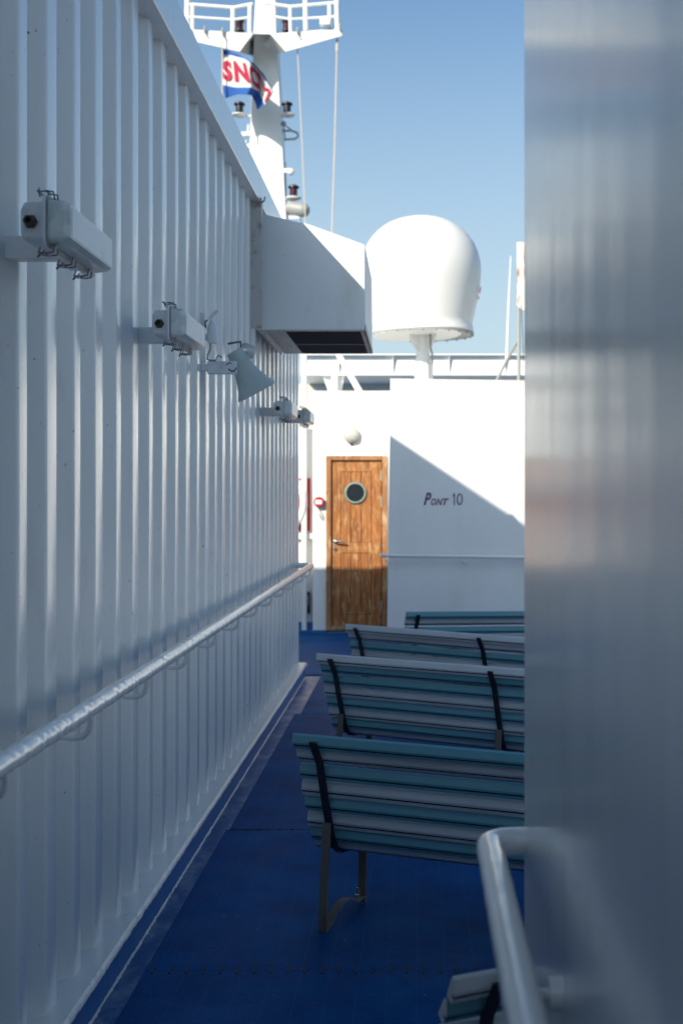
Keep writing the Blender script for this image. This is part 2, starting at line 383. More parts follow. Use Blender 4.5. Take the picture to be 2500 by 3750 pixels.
# left handrail
hr=thing('handrail','thick white painted handrail running along the corrugated left wall','handrail',(-.88,0,.985))
mb=MB(); pp=[];rr=[];y=-3
while y<10.9:
    pp.append((random.uniform(-.0012,.0012),y,random.uniform(-.0012,.0012))); rr.append(.0245+random.uniform(-.0011,.0013)); y+=.014 if 2.4<y<7 else .09
pp+=[(0,10.92,0),(-.02,10.97,0),(-.05,11.0,0),(-.133,11.0,0)]; rr+=[.0245]*4
mb.tube(pp,rr,n=20); mb.build('rail',M['rail'],hr)
for k in range(-3,12):
    yb=2.79+.735*k
    mb=MB(); q=[(0,yb,-.015),(.001,yb,-.045),(-.006,yb+.002,-.066),(-.022,yb+.005,-.079),(-.046,yb+.01,-.085),(-.075,yb+.014,-.083),(-.10,yb+.02,-.078),(-.137,yb+.025,-.072)]
    mb.tube(q,.0085,n=10); mb.build('bracket',M['rail'],hr)

# ------------------------------------------------------------------ wall lamps
LAMPG='rectangular lamps along the corrugated wall'
def make_lamp():
    root=thing('wall_lamp','','wall lamp',group=LAMPG)
    # local: x = 0 at the casing face, +x outwards, y along the wall, z centred
    def rr(x,hy,hz,r,y0,y1,n=4):    # rounded rectangle in y,z at depth x
        cy=(y0+y1)/2; ly=(y1-y0)/2+hy; out=[]
        for sx,sy,a0 in ((1,1,0),(-1,1,90),(-1,-1,180),(1,-1,270)):
            for k in range(n+1):
                a=R(a0+90*k/n); out.append((x,cy+sx*(ly-r)+r*math.cos(a),sy*(hz-r)+r*math.sin(a)))
        return out
    Ln=.43
    mb=MB()
    A=rr(.103,-.012,.032,.012,0,Ln); B=rr(.112,0,.044,.016,0,Ln); Cc=rr(.160,0,.046,.016,0,Ln)
    mb.hull8(A,B); mb.bm.faces.ensure_lookup_table()
    mb.hull8(B,Cc)
    mb.build('housing',M['lampbody'],root)
    mb=MB(); mb.hull8(rr(.158,.012,.062,.022,0,Ln),rr(.166,.012,.062,.022,0,Ln)); mb.build('flange',M['lampbody'],root,bevel=.002)
    mb=MB(); mb.hull8(rr(.1662,.010,.060,.022,0,Ln),rr(.1692,.010,.060,.022,0,Ln)); mb.build('gasket',M['greymetal'],root)
    mb=MB(); mb.hull8(rr(.1694,.003,.050,.014,0,Ln),rr(.205,0,.046,.010,0,Ln)); mb.hull8(rr(.205,0,.046,.010,0,Ln),rr(.2185,-.012,.038,.004,0,Ln))
    mb.build('diffuser',M['diffuser'],root)
    mb=MB(); mb.box(.2188,.2196,.022,Ln-.022,-.034,.034); mb.build('label_film',M['lampbody'],root)
    mb=MB()
    for yy in (.285,): mb.box(-.02,.105,yy,yy+.05,-.036,.022)
    mb.build('bracket',M['ledge'],root,bevel=.002)
    g=MB(); g.lathe([(.0165,0),(.0165,-.008),(.013,-.010),(.013,-.022),(.008,-.022),(.008,-.008)],(.130,.001,-.004),axis='Y',n=6); g.build('cable_gland',M['gland'],root)
    for sz,ys_ in ((-1,(.02,.18,.335)),(1,(.02,.18,.335))):
        for yy in ys_:
            c=MB(); z0=.062*sz
            for q in (0,.034):
                c.tube([(.146,yy+q,z0-.004*sz),(.142,yy+q,z0+.008*sz),(.160,yy+q,z0+.010*sz),(.176,yy+q,z0+.008*sz),(.179,yy+q,z0-.008*sz)],.0022,n=6)
            c.tube([(.142,yy,z0+.008*sz),(.142,yy+.034,z0+.008*sz)],.0026,n=6)
            c.tube([(.179,yy,z0-.008*sz),(.179,yy+.034,z0-.008*sz)],.0026,n=6)
            c.tube([(.160,yy,z0+.010*sz),(.160,yy+.034,z0+.010*sz)],.003,n=6)
            c.tube([(.142,yy+.017,z0+.008*sz),(.134,yy+.017,z0+.016*sz)],.0028,n=6)
            c.build('clip',M['clip'],root)
    return root
lamp0=make_lamp()
lamps=[(3.0,2.190,'nearest and largest rectangular lamp, high on the corrugated wall at left edge'),
       (4.50,2.157,'second rectangular lamp on the wall, left of the grey horn loudspeaker'),
       (8.34,2.13,'third rectangular lamp on the wall, low right of the loudspeaker under the duct'),
       (9.78,2.17,'farthest small rectangular lamp at the end of the corrugated wall')]
for k,(D,z,lab) in enumerate(lamps):
    o=lamp0 if k==0 else copy_tree(lamp0)
    o.location=(XW,D,z); o['label']=lab

# ------------------------------------------------------------------ loudspeaker, switch and cable
D=6.1
ls=thing('loudspeaker','grey green horn loudspeaker on a white arm tilting down from the corrugated wall','loudspeaker',(XW,6.15,2.166))
mb=MB(); mb.box(0,.035,-.016,.016,-.016,.018); mb.box(.033,.17,-.022,.022,-.030,.030); mb.build('arm',M['lampbody'],ls,bevel=.004)
mb=MB()
for a in range(0,8):
    t=R(200+a*20); 
q=[(.152+.018*math.cos(R(t)),-.0235,.018*math.sin(R(t))) for t in range(200,380,20)]
mb.tube(q,.0028,n=6); mb.tube([(.125,-.0235,.01),(.135,-.0235,.022),(.147,-.0235,.018)],.0025,n=6); mb.build('pivot',M['black'],ls)
# horn: square flare
def horn_ring(c,ax,u_,v_,r,ex=3.2,n=28):
    out=[]
    for k in range(n):
        a=2*math.pi*k/n; ca,sa=math.cos(a),math.sin(a)
        rad=r/((abs(ca)**ex+abs(sa)**ex)**(1/ex)); out.append(c+u_*ca*rad+v_*sa*rad)
    return out
ax=Vector((.46,.22,-.86)).normalized(); u_=Vector((0,1,0)).cross(ax).normalized(); v_=ax.cross(u_).normalized()
mb=MB(); c0=Vector((.150,.055,.085)); prev=None
L_=[(0,.040,2),(.03,.043,2.2),(.06,.046,2.5),(.10,.053,3),(.14,.064,3.4),(.18,.079,3.8),(.215,.098,4),(.218,.098,4)]
rings=[[mb.bm.verts.new(p) for p in horn_ring(c0+ax*d,ax,u_,v_,r,ex)] for d,r,ex in L_]
inner=[(.216,.094,4),(.17,.07,3.6),(.1,.045,3),(.05,.03,2)]
rings+=[[mb.bm.verts.new(p) for p in horn_ring(c0+ax*d,ax,u_,v_,r,ex)] for d,r,ex in inner]
for i in range(len(rings)-1):
    for k in range(28):
        j=(k+1)%28; mb.bm.faces.new((rings[i][k],rings[i][j],rings[i+1][j],rings[i+1][k]))
mb.bm.faces.new(rings[0]); mb.bm.faces.new(rings[-1])
mb.build('horn',M['hornplastic'],ls)
mb=MB(); mb.lathe([(.001,0),(.03,0),(.036,.012),(.036,.05),(.028,.062),(.001,.066)],(0,0,0),axis='Z',n=24)
q=Vector((.75,.3,-.2)).to_track_quat('Z','Y').to_matrix().to_4x4()
mb.build('driver',M['clear'],ls,M4=Matrix.Translation(c0+Vector((.03,.03,.012)))@q)
mb=MB(); mb.tube([c0+Vector((-.03,0,.035)),c0+Vector((.03,0,.045)),c0+Vector((.035,0,.0))],.006,n=6); mb.build('strap',M['clip'],ls)
sw=thing('wall_switch','small white lever switch on the corrugated wall above the loudspeaker','switch',(XW,6.15,2.37))
mb=MB(); mb.box(0,.022,-.02,.02,-.02,.055); mb.box(.0,.03,-.01,.01,-.075,-.045); mb.build('mount',M['lampbody'],sw,bevel=.004)
mb=MB(); mb.lathe([(.001,-.09),(.022,-.088),(.025,-.07),(.025,-.02),(.018,.0),(.010,.02),(.001,.024)],(.055,0,0),n=16); mb.build('body',M['lampbody'],sw)
mb=MB(); mb.tube([(.04,-.005,.025),(.058,-.005,.045),(.082,-.005,.066)],[.006,.009,.008],n=10); mb.build('lever',M['lampbody'],sw)
mb=MB(); mb.tube([(.028,-.022,-.02),(.024,-.022,.01),(.036,-.022,.018)],.004,n=6); mb.build('clamp',M['clip'],sw)
cb=MB(); cb.tube([(XW+.05,6.13,2.28),(XW+.048,6.13,2.25),(XW+.036,6.13,2.225),(XW+.034,6.13,2.205),(XW+.045,6.13,2.199),(XW+.075,6.125,2.199),(XW+.085,6.12,2.222),(XW+.105,6.125,2.212)],.0045,n=8)
tag(cb.build('cable',M['greymetal']),'thin grey cable running from the lever switch down to the loudspeaker arm','cable')

# ------------------------------------------------------------------ duct box on the wall
D0=8.25
dx0=XL; dx1=-.325; zb=2.617
du=thing('air_duct','large white duct box projecting from the wall, dark grille underneath','duct',(XL,D0,zb))
T=Matrix.Translation((-XL,-D0,-zb))
mb=MB()
mb.hull8([(dx0-.05,D0,zb),(dx1,D0,zb),(dx1,D0,3.155),(-.6765,D0,3.283),(dx0-.05,D0,3.36)],
         [(dx0-.05,9.55,zb),(dx1,9.55,zb),(dx1,9.55,3.155),(-.6765,9.55,3.283),(dx0-.05,9.55,3.36)])
mb.build('box',M['white'],du,M4=T,bevel=.004)
mb=MB()
mb.box(dx0+.0,dx0+.13,D0+.0,9.56,zb-.006,zb-.001); mb.box(dx1-.03,dx1+.004,D0,9.56,zb-.006,zb-.001)
mb.box(dx0+.12,dx1-.03,D0-.004,D0+.02,zb-.008,zb-.001); mb.box(dx0+.12,dx1-.03,9.54,9.56,zb-.008,zb-.001)
mb.box(dx1-.003,dx1+.006,D0,9.56,zb-.006,zb+.03)
mb.build('frame',M['frame_alu'],du,M4=T)
mb=MB()
mb.box(dx0+.13,dx1-.03,D0+.02,9.54,zb-.003,zb-.001)
x=dx0+.14
while x<dx1-.035:
    mb.box(x,x+.003,D0+.02,9.54,zb-.010,zb-.0031); x+=.0105
mb.build('grille',M['grille'],du,M4=T)
mb=MB(); mb.box(dx0+.13,dx1-.03,8.93,8.945,zb-.014,zb-.0101); mb.build('grille_bar',M['greymetal'],du,M4=T)
for k in range(7):
    for xr_ in (dx1-.014,dx0+.09):
        mb=MB(); mb.lathe([(.001,-.004),(.006,-.004),(.006,0)],(xr_,D0+.08+k*.2,zb-.006),n=8); mb.build('rivet',M['rust'],du,M4=T)
mb=MB(); mb.hull8([(dx0+.004,D0+.0,zb-.004),(dx0+.012,D0+.0,zb-.004),(dx0+.012,D0+1.0,zb-.004),(dx0+.004,D0+1.0,zb-.004)],[(dx0+.004,D0+.05,zb-.05),(dx0+.012,D0+.05,zb-.05),(dx0+.012,D0+1.0,zb-.05),(dx0+.004,D0+1.0,zb-.05)])
mb.build('flange',M['frame_alu'],du,M4=T)
ab=MB(); ab.box(XW-.01,XL+.004,8.02,8.03,zb-.02,3.40); ab.box(XL+.004,XL+.012,8.02,8.09,zb-.02,3.40); ab.tube([(XL+.01,8.03,3.37),(XL+.03,8.03,3.385),(XL+.03,8.05,3.41)],.006,n=8)
tag(ab.build('angle_bar',M['frame_alu'],bevel=.002),'stained vertical steel angle bar on the wall just before the duct box','bar')

# ------------------------------------------------------------------ door house (far)
DD=15.0
def px(x): return (x-VX)/200.0
def pz(y): return EYE-(y-VY)/200.0
dh=thing('deckhouse','sunlit white deckhouse wall with the wooden door in it','deckhouse',(px(718),DD,0))
T=Matrix.Translation((-px(718),-DD,0))
xa,xb=px(749),px(888.5)
mb=MB(); zt=pz(900)
mb.box(px(718),xa,DD,DD+2.5,.0,zt); mb.box(xa,xb,DD,DD+2.5,pz(1047),zt); mb.box(xa,xb,DD+.08,DD+2.5,0,pz(1047)); mb.box(xb,px(1500),DD,DD+2.5,0,zt)
mb.build('wall',M['matte_white'],dh,M4=T)
mb=MB(); mb.box(px(718)-.01,px(1000),DD-.01,DD+2.5,zt,zt+.012); mb.build('roof',M['white'],dh,M4=T,bevel=.003)
mb=MB(); mb.box(px(640),xa,DD-.06,DD,0,pz(1447)); mb.box(xa,px(1000),DD-.055,DD,0,pz(1452)); mb.build('kerb',M['kerb'],dh,M4=T,bevel=.01)
# the door: frame, leaf, panels, porthole
door=thing('door','','x'); del door['category']; del door['label']
door.name='door'; door.parent=dh; door.location=(xa-px(718),0,0)
Td=Matrix.Translation((-xa,-DD,0))
fz0,fz1=pz(1447),pz(1047)
mb=MB(); mb.box(xa,px(760),DD-.03,DD+.05,fz0,fz1); mb.box(px(877),xb,DD-.03,DD+.05,fz0,fz1); mb.box(px(760),px(877),DD-.03,DD+.05,pz(1057),fz1); mb.box(px(760),px(877),DD-.04,DD+.05,fz0,pz(1437))
mb.build('door_frame',M['woodframe'],door,M4=Td,bevel=.003)
mb=MB(); mb.box(px(760.7),px(781.5),DD+.0,DD+.045,pz(1436.5),pz(1058.5)); mb.box(px(853),px(875.5),DD+.0,DD+.045,pz(1436.5),pz(1058.5))
mb.box(px(781.5),px(853),DD+.0005,DD+.045,pz(1083),pz(1058.5)); mb.box(px(781.5),px(853),DD+.0005,DD+.045,pz(1270),pz(1246)); mb.box(px(781.5),px(853),DD+.0005,DD+.045,pz(1436.5),pz(1412))
mb.build('leaf',M['wood'],door,M4=Td,bevel=.002)
mb=MB()
for a,b_ in ((1083.6,1245.4),(1270.6,1411.4)):
    for c_,d_ in ((782.4,804.4),(805.6,828.4),(829.6,852.2)): mb.box(px(c_),px(d_),DD+.007,DD+.04,pz(b_),pz(a))
mb.build('planks',M['wood'],door,M4=Td,bevel=.0015)
mb=MB(); mb.box(px(760),px(877),DD+.046,DD+.07,pz(1437),pz(1057)); mb.build('joints',M['groovewood'],door,M4=Td)
pc=Vector((px(816),DD,pz(1132)))
mb=MB(); mb.lathe([(.101,-.012),(.104,-.02),(.118,-.02),(.126,-.010),(.128,.01),(.10,.01),(.101,-.012)],pc,axis='Y',n=40,cap=False)
pr=mb.build('porthole',M['brassring'],door,M4=Td)
mb=MB(); mb.lathe([(.001,-.008),(.103,-.008),(.103,.0)],pc,axis='Y',n=40); mb.build('pane',M['glass'],pr,M4=Td)
mb=MB(); mb.lathe([(.001,-.018),(.02,-.018),(.022,-.0)],(px(769),DD,pz(1243)),axis='Y',n=16); mb.tube([(px(769),DD-.01,pz(1243)),(px(769),DD-.05,pz(1243)),(px(776),DD-.055,pz(1243)),(px(792),DD-.055,pz(1244.5))],.011,n=10)
mb.build('handle',M['metal'],door,M4=Td)
mb=MB(); mb.lathe([(.001,-.01),(.024,-.008),(.026,0)],(px(770),DD,pz(1261)),axis='Y',n=16); mb.box(px(770)-.004,px(770)+.004,DD-.012,DD-.009,pz(1264),pz(1259)); mb.build('keyhole_plate',M['metal'],door,M4=Td)
for a,b_ in ((1080,1104),(1139,1165),(1380,1404)):
    mb=MB(); mb.tube([(px(876),DD-.012,pz(a)),(px(876),DD-.012,pz(b_))],.011,n=8); mb.build('hinge',M['brassring'],door,M4=Td)
mb=MB(); mb.lathe([(.001,-.012),(.012,-.01),(.014,0)],(px(747),DD-.03,pz(1130)),axis='Y',n=12); mb.build('stud',M['rust'],door,M4=Td)

# round lamp above the door
rl=thing('bulkhead_lamp','round bulkhead lamp on the white wall above the wooden door','lamp',(px(808),DD,pz(1000)))
mb=MB(); mb.lathe([(.07,0),(.088,-.0),(.094,-.015),(.094,-.035),(.086,-.045),(.076,-.045),(.076,0)],axis='Y',n=32,cap=False); mb.build('rim',paint('yellowed_rim',(0.42,0.41,0.36),.5,0),rl)
mb=MB(); mb.lathe([(.080,-.03),(.078,-.055),(.06,-.075),(.03,-.085),(.001,-.088)],axis='Y',n=32); mb.build('globe',paint('cloudy_globe',(0.50,0.50,0.46),.2,0,40,(0.36,0.37,0.34),14,.8),rl)
mb=MB(); mb.lathe([(.001,-.12),(.012,-.118),(.014,-.10),(.014,-.08)],n=10); mb.build('gland',M['gland'],rl)
# alarm bell push
al=thing('alarm_button','round red alarm button box left of the wooden door','alarm',(px(733),DD,pz(1153)))
mb=MB(); mb.lathe([(.062,0),(.062,-.05),(.055,-.065),(.001,-.068)],axis='Y',n=28); mb.build('case',M['red'],al)
mb=MB(); mb.box(-.042,.036,-.074,-.069,-.026,.022); mb.build('label_plate',M['matte_white'],al,bevel=.003)
mb=MB(); mb.tube([(-.01,-.02,-.062),(0,-.02,-.09),(.03,-.02,-.14),(.045,-.02,-.17),(.04,-.02,-.20),(.02,-.02,-.19),(.01,-.02,-.16),(-.01,-.02,-.13)],.006,n=6); mb.build('cable',M['greymetal'],al)

# ------------------------------------------------------------------ bulkhead with the deck number
DP=14.2
def qx(x): return (x-VX)/F*DP
def qz(y): return EYE-(y-VY)/F*DP
TILT=R(.75)
pw=thing('deck_number_bulkhead','white bulkhead right of the door, painted with the deck number','bulkhead',(qx(888.5),DP,0),(0,TILT,0))
T=Matrix.Translation((-qx(888.5),-DP,0))
mb=MB(); mb.box(qx(888.5),4.6,DP,DP+.79,-.05,qz(872)); mb.build('wall',M['matte_white'],pw,M4=T,bevel=.004)
mb=MB(); mb.box(qx(888.5)-.006,4.6,DP-.006,DP+.79,qz(872),qz(872)+.012); mb.build('top_plate',M['white'],pw,M4=T,bevel=.002)
mb=MB(); mb.box(qx(888.5)-.03,4.6,DP-.03,DP-.001,0,.09); mb.build('kerb',M['kerb'],pw,M4=T)
# lettering: each glyph placed on the wall
def letter(ch,x0,x1,ytop,ybot,shear=0.0):
    me=text_mesh(ch,1,shear,offset=.03 if shear else -.004)
    xs=[v.co.x for v in me.vertices]; ysv=[v.co.y for v in me.vertices]
    bx0,bx1,by0,by1=min(xs),max(xs),min(ysv),max(ysv)
    X0,X1,Z0,Z1=qx(x0),qx(x1),qz(ybot),qz(ytop)
    bm=bmesh.new(); bm.from_mesh(me)
    for v in bm.verts:
        v.co=Vector((X0+(v.co.x-bx0)/(bx1-bx0)*(X1-X0)-qx(888.5),-.003,Z0+(v.co.y-by0)/(by1-by0)*(Z1-Z0)))
    r=bmesh.ops.extrude_face_region(bm,geom=bm.faces[:]); vs=[g for g in r['geom'] if isinstance(g,bmesh.types.BMVert)]
    bmesh.ops.translate(bm,vec=(0,.0025,0),verts=vs); bmesh.ops.recalc_face_normals(bm,faces=bm.faces)
    bm.to_mesh(me); bm.free(); me.materials.clear(); me.materials.append(M['text'])
    o=bpy.data.objects.new('letter',me); col.objects.link(o); o.parent=pw
letter('P',968.5,986,1130,1159,.35)
letter('O',985,997,1143.5,1159,.3); letter('N',997,1012,1143.5,1159,.3); letter('T',1012,1026,1143,1159,.3)
mb=MB(); P1=[(1034.3,1137.5),(1037.2,1131),(1040,1131),(1040,1158),(1037.4,1158),(1037.4,1136.5),(1035.2,1139.5)]
mb.hull8([(qx(a)-qx(888.5),-.003,qz(b_)) for a,b_ in P1],[(qx(a)-qx(888.5),-.0005,qz(b_)) for a,b_ in P1]); mb.build('letter',M['text'],pw,smooth=False); letter('0',1044,1058,1131,1158)
hr2=thing('handrail','thin white handrail across the deck number bulkhead','handrail',(qx(880),DP-.09,qz(1275)),(0,TILT,0))
mb=MB(); mb.tube([(0.0,0,0),(4.5,0,0)],.020,n=12); mb.lathe([(.001,-.024),(.024,-.015),(.024,.012),(.001,.02)],(-.01,0,0),axis='X',n=12); mb.build('rail',M['white'],hr2)
for k in range(5):
    mb=MB(); x0=.02 if k==0 else .86*k
    mb.tube([(x0,0,-.01),(x0,0,-.05),(x0+.02,.03,-.07),(x0+.05,.09,-.07)],.009,n=8); mb.build('bracket',M['white'],hr2)

# ------------------------------------------------------------------ things seen in the gap beside the door house
DG=15.12
def gx(x): return (x-VX)/F*DG
def gz(y): return EYE-(y-VY)/F*DG
sp=thing('side_bulkhead','narrow sunlit white bulkhead seen between the corrugated wall and the deckhouse','bulkhead',(gx(700),DG,0))
mb=MB(); RX=px(718)-gx(700)-.004; mb.box(-3,RX,0,.4,0,gz(985)); mb.box(-.3,RX,-.06,-.001,gz(1238),gz(1225)); mb.build('wall',M['matte_white'],sp,bevel=.006)
mb=MB(); mb.box(-.3,RX,-.06,-.001,0,.12); mb.build('kerb',M['kerb'],sp)
rb=thing('lifebuoy_board','red board holding a white lifebuoy, in the gap left of the door','lifebuoy',(gx(700),DG-.004,gz(1158)))
mb=MB(); mb.box(-.14,gx(712.5)-gx(700),-.03,-.001,-.31,.30); mb.build('board',M['red'],rb,bevel=.004)
mb=MB()
q=[(-.119+.115*math.cos(2*math.pi*k/24)*1.0,-.09,.02+.24*math.sin(2*math.pi*k/24)) for k in range(25)]
mb.tube(q,.045,n=12,cap=False); mb.build('ring',M['matte_white'],rb)
sb=thing('socket_box','dark socket box low on the wall in the gap left of the door','socket box',(gx(706),DG-.005,gz(1385)))
mb=MB(); mb.box(-.06,.03,-.05,-.001,-.12,.13); mb.build('case',M['blacklens'],sb,bevel=.006)
mb=MB(); mb.box(-.03,.02,-.056,-.051,-.02,.09); mb.tube([(-.02,-.03,-.12),(-.01,-.04,-.16),(.01,-.03,-.17)],.006,n=6); mb.build('cover',M['greymetal'],sb)
pl=MB(); q0=at(692,1000,15.0); q1=at(704,1000,15.0)
pl.box(q0.x,q1.x,15.0,15.08,0,at(0,813,15.0).z)
tag(pl.build('pillar',M['matte_white'],bevel=.01),'slim sunlit white pillar standing behind the end of the corrugated wall','pillar')

# ------------------------------------------------------------------ upper deck edge beyond
DU=22.0
def ux(x): return (x-VX)/F*DU
def uz(y): return EYE-(y-VY)/F*DU
ud=thing('upper_deck','white upper deck edge with plate stiffeners beyond the deckhouse','deck edge',(ux(700),DU,0))
T=Matrix.Translation((-ux(700),-DU,0))
xl,xr=ux(690),6.5
mb=MB(); mb.box(xl,xr,DU,DU+.02,uz(859),uz(817)); mb.build('fascia',M['matte_white'],ud,M4=T)
mb=MB(); mb.box(xl,xr,DU-.10,DU+.04,uz(817),uz(814)); mb.build('rail_cap',M['white'],ud,M4=T,bevel=.006)
mb=MB(); mb.box(xl,xr,DU-.03,DU+4,uz(862),uz(859.1)); mb.build('deck_plate',M['white'],ud,M4=T)
for x in (622,777.5,901.5,1030,1159,1288,1417,1546):
    X=ux(x); mb=MB(); z0,z1=uz(856),uz(817.2)
    mb.hull8([(X,DU-.001,z0),(X,DU-.02,z0),(X,DU-.09,z1),(X,DU-.001,z1)],[(X+.012,DU-.001,z0),(X+.012,DU-.02,z0),(X+.012,DU-.09,z1),(X+.012,DU-.001,z1)])
    mb.build('stiffener',M['white'],ud,M4=T)
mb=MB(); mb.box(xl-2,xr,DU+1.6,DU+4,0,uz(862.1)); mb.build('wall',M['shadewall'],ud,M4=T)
# bracket and strut on the deckhouse roof
sb2=thing('support_post','white tapered support post on the deckhouse roof under the upper deck','post',at(768,900,16))
T=Matrix.Translation(-Vector(sb2.location))
mb=MB(); a=[at(741,863,16),at(790,863,16),at(784,900,16),at(754,900,16)]
mb.hull8(a,[p+Vector((0,.03,0)) for p in a]); mb.box(at(738,0,16).x,at(793,0,16).x,15.93,16.1,at(0,863,16).z,at(0,860,16).z)
mb.build('gusset',M['matte_white'],sb2,M4=T,bevel=.003)
mb=MB(); mb.tube([at(769,902,15.95),at(769,862,15.95)],.045,n=16); mb.build('tube',M['matte_white'],sb2,M4=T)
st=MB(); st.tube([at(773,806,16.6),at(829,905,15.6)],.04,n=16)
tag(st.build('strut',M['matte_white']),'diagonal white pipe strut rising from the deckhouse roof behind the duct','strut')

# ------------------------------------------------------------------ radome
DR=15.8; s_=DR/F
rc=at(971,873,DR)
rd=thing('radome','large white satellite radome dome on a short pedestal','radome',rc)
def zz(y): return (873-y)*s_
mb=MB()
prof=[(114,770),(117,765),(116,758),(114,750),(115.5,742),(119,730),(126,702),(132.5,674),(137,648),(139,624),(137.5,604),(133,584),(125.5,565),(113,546),(101,533),(88,522),(73,513),(56,506),(38,501),(19,498.3),(.01,497.5)]
mb.lathe([(r*s_,zz(y)) for r,y in prof],n=64); mb.build('dome',M['radome'],rd,M4=Matrix.Translation((0,0,zz(770)))@Matrix.Rotation(R(-2.0),4,'Y')@Matrix.Translation((0,0,-zz(770))))
mb=MB(); mb.lathe([(20*s_,zz(764)),(112*s_,zz(768)),(117*s_,zz(770)),(117*s_,zz(765))],n=64)
for k in range(24):
    a=2*math.pi*k/24; mb.lathe([(.012,-.012),(.012,.01)],(114*s_*math.cos(a),114*s_*math.sin(a),zz(770)),n=6)
mb.build('base_flange',M['greymetal'],rd)
mb=MB(); mb.lathe([(19*s_,zz(890)),(19*s_,zz(835)),(16*s_,zz(820)),(14*s_,zz(764))],n=24)
mb.build('pedestal',M['matte_white'],rd)
mb=MB()
for k in range(4):
    a=math.pi/4+k*math.pi/2; ca,sa=math.cos(a),math.sin(a); n_=Vector((-sa,ca,0))*.006
    P=[Vector((ca*12*s_,sa*12*s_,zz(815))),Vector((ca*18*s_,sa*18*s_,zz(808))),Vector((ca*42*s_,sa*42*s_,zz(775))),Vector((ca*42*s_,sa*42*s_,zz(767))),Vector((ca*12*s_,sa*12*s_,zz(767)))]
    mb.hull8([p-n_ for p in P],[p+n_ for p in P])
mb.build('gusset',M['matte_white'],rd)
mb=MB(); mb.tube([(16*s_,-22*s_,zz(768)),(17*s_,-20*s_,zz(800)),(21*s_,-18*s_,zz(815)),(21*s_,-18*s_,zz(885))],.012,n=8); mb.build('cable',M['greymetal'],rd)
# small faded maker mark: a patch following the dome
mb=MB(); rowsv=[]
for j in range(5):
    yv=664+j*7; r_=(132.5-(yv-674)*.22)*s_+.004; row=[]
    for k in range(4):
        a=R(-17+k*2.0); row.append(mb.bm.verts.new((r_*math.cos(a),r_*math.sin(a),zz(yv))))
    rowsv.append(row)
for j in (0,1,3):
    for k in range(3): mb.bm.faces.new((rowsv[j][k],rowsv[j][k+1],rowsv[j+1][k+1],rowsv[j+1][k]))
mb.build('red_mark',paint('faded_red_print',(0.62,0.22,0.24),.5,0),rd)

# ------------------------------------------------------------------ whip antenna and rusty post
an=MB(); an.tube([at(1163,830,21),at(1167.5,700,21),at(1172.5,588,21)],[.022,.016,.007],n=8)
tag(an.build('whip_antenna',M['white']),'thin white whip antenna against the sky right of the radome','antenna')
rp=thing('rusty_post','grey steel post carrying a rust streaked white plate, right of the antenna','post',at(1191,873,15.2))
T=Matrix.Translation(-Vector(rp.location))
mb=MB(); mb.tube([at(1191,880,15.2),at(1190.5,690,15.2)],.022,n=10); mb.tube([at(1141,872,15.4),at(1166,822,15.3),at(1190,778,15.2)],.018,n=10); mb.build('frame',M['greymetal'],rp,M4=T)
mb=MB(); a=[at(1186,555,15.1),at(1197,556,15.1),at(1199,712,15.1),at(1186,700,15.1)]; mb.hull8(a,[p+Vector((.25,.06,0)) for p in a]); mb.build('plate',M['rust'],rp,M4=T,bevel=.003)
mb=MB(); mb.tube([at(1197,700,15),at(1199,760,15),at(1202,830,15)],.005,n=6); mb.build('wire',M['black'],rp,M4=T)

# ------------------------------------------------------------------ mast
DM=25.0; sm=DM/F
mloc=at(615,700,DM)
ma=thing('mast','tall white tapered ship mast rising behind the corrugated wall','mast',mloc)
T=Matrix.Translation(-mloc)
def ring4(xl_,xr_,y_,D_=24.8,dep=.6,ch=3):
    a=at(xl_+ch,y_,D_); b_=at(xr_,y_,D_); c_=at(xr_,y_,D_); l=at(xl_,y_,D_)
    z=a.z
    return [(l.x,D_+.12,z),(a.x,D_,z),(b_.x,D_,z),(b_.x,D_+dep,z),(l.x,D_+dep,z)]
secs=[(562,700,1000),(566,656,497),(572,645.5,300),(577,638,165),(580,634.5,100),(581,632,60),(584,631,0),(588,628,-160)]
secs[0]=(556,684,1000)
mb=MB(); rg=[[mb.bm.verts.new(p) for p in ring4(*s)] for s in secs]
for i in range(len(rg)-1):
    for k in range(5):
        j=(k+1)%5; mb.bm.faces.new((rg[i][k],rg[i][j],rg[i+1][j],rg[i+1][k]))
mb.bm.faces.new(rg[0]); mb.bm.faces.new(rg[-1])
mb.build('column',M['radome'],ma,M4=T,ang=20)
def poly(pts,D_): return [at(x,y,D_) for x,y in pts]
mb=MB()
mb.hull8(poly([(442,67),(581,77),(550,118),(453,96)],24.1),poly([(442,67),(592,77),(592,131),(453,96)],25.5))
mb.hull8(poly([(621,78),(782,64),(789,80),(656,118)],24.1),poly([(610,78),(782,64),(789,80),(610,131)],25.5))
mb.hull8(poly([(581,72),(621,73),(621,78),(581,77)],24.1),poly([(581,72),(621,73),(621,78),(581,77)],24.79))
mb.hull8(poly([(425,72),(442,67),(453,96),(428,92)],24.3),poly([(425,72),(442,67),(453,96),(428,92)],25.4))
mb.build('crosstree',M['radome'],ma,M4=T,bevel=.01,smooth=False)
mb=MB(); D_=24.15
def tl(pts,r=.030): mb.tube([at(x,y,D_) for x,y in pts],r,n=8)
tl([(428,11),(442,9.5),(536,16.5),(580,8)],.034); tl([(432,38),(442,38),(536,44),(578,38)],.024)
tl([(606,6),(666,14.5),(774,5)],.034); tl([(622,36),(666,43),(774,37)],.024)
mb.build('guard_rail',M['radome'],ma,M4=T)
